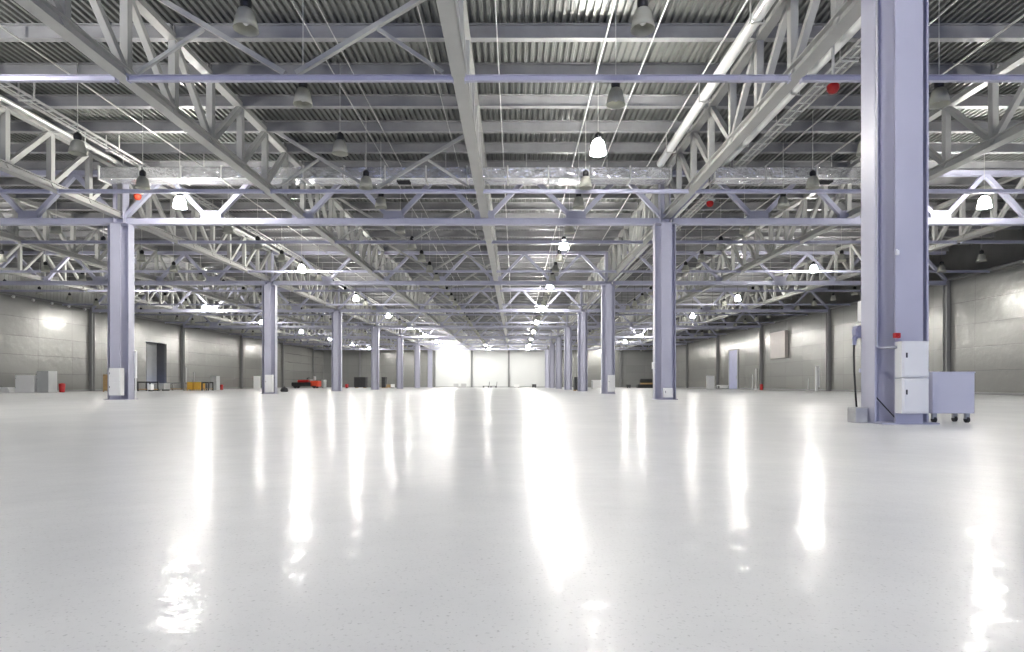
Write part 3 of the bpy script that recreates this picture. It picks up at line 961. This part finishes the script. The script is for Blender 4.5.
for i, p in enumerate((186.0, 193.8)):
    solid('post', MB().tube([(0, 0, 0), (0, 0, 1.9 - 0.4 * i)], 0.04, 8), M['grey'], (at(p, 49.5), 49.5, 0), 'slim grey post behind the yellow crates, %s one' % ('taller' if i == 0 else 'shorter'), 'post')
solid('leaning_panel', MB().cbox(-0.32, 0.32, -0.03, 0.03, 0, 1.3, 0.01), M['white'], (at(257, 58), 58, 0), 'upright pale panel left of the second left column', 'panel')
solid('floor_bag', MB().lathe([(0, 0), (0.22, 0.0), (0.26, 0.1), (0.2, 0.24), (0.08, 0.3), (0.03, 0.36), (0, 0.36)], 14), M['black'], (at(284.3, 40), 40, 0), 'small black bag on the floor right of second left column', 'bag')

# red sweeping machine near the far left corner
def ride_on(px0, px1, Y, label):
    x0, x1 = at(px0, Y), at(px1, Y)
    L_ = x1 - x0
    t = thing('floor_sweeper', ((x0 + x1) / 2, Y, 0), label, 'machine')
    part('chassis', MB().cbox(-L_ / 2, L_ * 0.28, -0.6, 0.6, 0.25, 0.75, 0.08), M['dark'], t)
    part('hood', MB().cbox(-L_ * 0.30, L_ * 0.12, -0.58, 0.58, 0.75, 1.05, 0.12), M['red'], t)
    part('tank', MB().cbox(L_ * 0.18, L_ / 2, -0.6, 0.6, 0.22, 0.95, 0.1), M['orange_red'], t)
    part('seat', MB().cbox(L_ * 0.14, L_ * 0.30, -0.3, 0.3, 0.95, 1.12, 0.04).cbox(L_ * 0.28, L_ * 0.33, -0.3, 0.3, 1.0, 1.5, 0.04), M['grey'], t)
    part('steering_wheel', MB().tube([(L_ * 0.06 + 0.2 * math.cos(a * PI / 8), 0.2 * math.sin(a * PI / 8), 1.3 + 0.05 * math.cos(a * PI / 8)) for a in range(17)], 0.025, 6, cap=False).tube([(L_ * 0.06, 0, 1.3), (L_ * 0.0, 0, 1.0)], 0.03, 6), M['black'], t)
    for sx in (-0.36, 0.34):
        for sy in (-1, 1):
            part('wheel', MB().tube([(L_ * sx, sy * 0.5 - 0.08, 0.25), (L_ * sx, sy * 0.5 + 0.08, 0.25)], 0.25, 16), M['rubber'], t)
    return t


ride_on(293, 320, 76, 'red and black ride-on floor machine near the far left corner')
solid('barrel', MB().lathe([(0, 0), (0.3, 0), (0.31, 0.3), (0.3, 0.6), (0.31, 0.9), (0.3, 1.1), (0, 1.1)], 16), M['grey'], (at(324, 80), 80, 0), 'grey drum right of the red floor machine', 'barrel')


def dark_screen(px0, px1, pt, Y, d, label, grp=None):
    x0, x1 = at(px0, Y), at(px1, Y)
    w, h = (x1 - x0) / 2, zat(pt, Y)
    t = thing('dark_container', ((x0 + x1) / 2, Y + d / 2, 0), label, 'container', grp)
    part('body', MB().cbox(-w, w, -d / 2, d / 2, 0.08, h, 0.02), M['dark'], t)
    part('frame_rib', MB().box(-w, w, -d / 2 - 0.03, -d / 2, h * 0.48, h * 0.54).box(-0.03, 0.03, -d / 2 - 0.03, -d / 2, 0.1, h - 0.02), M['black'], t)
    for sx in (-0.7, 0.7):
        part('skid', MB().box(w * sx - 0.08, w * sx + 0.08, -d / 2, d / 2, 0, 0.08), M['wood'], t)


dark_screen(354, 365.5, 377, 80, 1.2, 'square dark container between third and fourth left columns')
dark_screen(381.5, 385.5, 377, 80, 1.0, 'narrow dark container just right of the fourth left column')
crate(386.5, 390, 384.5, 78, 0.6, 'small brown carton left of the white one near the fourth left column', M['wood'], 'carton', 'box')
crate(390.5, 394, 384, 78, 0.6, 'small white carton by the fourth left column', M['white'], 'carton', 'box', None, False)
crate(345, 347.5, 384, 76, 0.6, 'small reddish box just right of the third left column', M['red'], 'carton', 'box', None, False)
crate(453.5, 458, 383.6, 88, 0.8, 'pale crate at the far end, left of the pair', M['concrete'], 'equipment_crate', 'crate', 'two pale crates at far end')
crate(461, 466, 383.6, 88, 0.8, 'pale crate at the far end, right of the pair', M['concrete'], 'equipment_crate', 'crate', 'two pale crates at far end')
# hand trolleys at the far end
for i, p in enumerate((486, 493.5)):
    Y = 86
    t = thing('hand_trolley', (at(p, Y), Y, 0), 'dark low trolley at the far end, %s of the pair' % ('left' if i == 0 else 'right'), 'trolley', 'two trolleys at far end')
    part('deck_plate', MB().box(-0.48, 0.48, -0.3, 0.3, 0.22, 0.28), M['dark'], t)
    part('push_handle', MB().tube([(0.45, -0.28, 0.28), (0.5, -0.28, 0.85), (0.5, 0.28, 0.85), (0.45, 0.28, 0.28)], 0.03, 6), M['dark'], t)
    for sx in (-0.36, 0.36):
        for sy in (-0.22, 0.22):
            part('wheel', MB().tube([(sx, sy - 0.03, 0.11), (sx, sy + 0.03, 0.11)], 0.11, 12), M['rubber'], t)
crate(514, 519.5, 384.4, 86, 0.6, 'small white box on the floor at the far end under the centre truss', M['white'], 'carton', 'box', None, False)
crate(532, 536.5, 384, 86, 0.6, 'small dark box on the floor at the far end left of right columns', M['dark'], 'carton', 'box', None, False)
dark_screen(574.5, 580, 377, 45.5, 0.8, 'dark upright container left of the fourth right column')
# white work table
def table(px0, px1, pt, Y, label, mat):
    x0, x1 = at(px0, Y), at(px1, Y)
    w, h = (x1 - x0) / 2, zat(pt, Y)
    t = thing('work_table', ((x0 + x1) / 2, Y, 0), label, 'table')
    part('tabletop', MB().cbox(-w, w, -0.4, 0.4, h - 0.08, h, 0.01), mat, t)
    part('front_panel', MB().box(-w + 0.05, w - 0.05, -0.36, -0.33, 0.1, h - 0.08), mat, t)
    for sx in (-1, 1):
        for sy in (-1, 1):
            part('leg', MB().box(sx * (w - 0.06) - 0.03, sx * (w - 0.06) + 0.03, sy * 0.34 - 0.03, sy * 0.34 + 0.03, 0, h - 0.08), M['grey'], t)


table(591.5, 603.5, 380, 66, 'white panelled work table between the third and fourth right columns', M['white'])
# pile of dark sheets and boards near the far right corner
Y = 82
t = thing('timber_stack', (at(645, Y), Y, 0), 'dark stack with brown boards left of the second right column', 'stack')
part('dark_base', MB().cbox(-1.1, 1.1, -0.5, 0.5, 0.0, 0.5, 0.05), M['dark'], t)
part('brown_boards', MB().cbox(-0.6, 1.05, -0.55, 0.45, 0.5, 0.7, 0.03), M['wood'], t)
part('dark_cover', MB().cbox(-0.75, 0.95, -0.45, 0.5, 0.7, 1.25, 0.12), M['dark'], t)
crate(627, 631, 384.5, 80, 0.5, 'small dark box left of the dark stack on the right', M['dark'], 'carton', 'box', None, False)
# right wall
solid('leaning_panel', MB().cbox(-0.45, 0.45, -0.03, 0.03, 0, 1.45, 0.01), M['white'], (at(710.5, 66.5), 66.5, 0), 'upright pale panel by the right wall left of the blue door', 'panel')
table(718, 727.5, 385, 62, 'low white bench by the right wall left of the blue door', M['white'])
bin_(761.5, 3.2, 384, 53, 'small dark red bin by the right wall right of the blue door', M['red'])
for i, (p, h) in enumerate(((752.5, 1.4), (756, 1.9))):
    solid('post', MB().tube([(0, 0, 0), (0, 0, h)], 0.05, 8).lathe([(0.12, 0), (0.12, 0.04), (0, 0.04)], 10), M['white'], (at(p, 54), 54, 0), 'slim white post by the right wall, %s of two' % ('shorter' if i == 0 else 'taller'), 'post')
solid('post', MB().tube([(0, 0, 0), (0, 0, 1.75)], 0.09, 10).box(0.1, 0.2, -0.03, 0.03, 0.3, 1.7), M['white'], (at(816.5, 41.5), 41.5, 0), 'tall white post with dark edge by the right wall, nearest of the posts', 'post')
t = thing('sign_stand', (at(808, 41), 41, 0), 'short grey stand on a pale foot beside the tall white post', 'stand')
part('foot', MB().lathe([(0.0, 0.0), (0.28, 0.0), (0.28, 0.05), (0.05, 0.1), (0, 0.1)], 16), M['white'], t)
part('pole', MB().tube([(0, 0, 0.1), (0.04, 0, 0.9)], 0.03, 8), M['grey'], t)
# boxed wall unit
t = thing('wall_unit', (WR - 0.15, 51.95, 2.75), 'large pale boxed unit mounted high on the right wall', 'wall unit')
part('casing', MB().cbox(-0.14, 0.145, -1.45, 1.45, 0, 2.3, 0.02), M['unit'], t)
m = MB()
for i in range(7):
    m.box(-0.155, -0.14, -1.25, 1.25, 0.18 + 0.28 * i, 0.22 + 0.28 * i)
part('louvre_strips', m, M['unit'], t)

# ------------------------------------------------------------------ light: lit lamps (above, some added out of view) and cool daylight through the added open gate behind the viewpoint
w = bpy.data.worlds.new('overcast_sky')
S.world = w
w.use_nodes = True
bg = w.node_tree.nodes['Background']
bg.inputs['Color'].default_value = (0.34, 0.45, 1.0, 1)
bg.inputs['Strength'].default_value = 1.35
pl = bpy.data.lights.new('gate_portal', 'AREA')
pl.shape = 'RECTANGLE'
pl.size, pl.size_y = 30, 6.4
pl.cycles.is_portal = True
po = bpy.data.objects.new('gate_portal', pl)
COL.objects.link(po)
po.location = (0, WF - 0.1, 3.2)
po.rotation_euler = (PI / 2, 0, 0)

# ------------------------------------------------------------------ view
S.view_settings.view_transform = 'Standard'
S.view_settings.look = 'None'
S.view_settings.gamma = 1
S.view_settings.use_curve_mapping = False
S.view_settings.exposure = 0.85
S.cycles.use_denoising = True
S.cycles.max_bounces = 8
S.cycles.diffuse_bounces = 5
S.cycles.glossy_bounces = 4
S.cycles.caustics_reflective = False
S.cycles.caustics_refractive = False
S.cycles.sample_clamp_indirect = 8
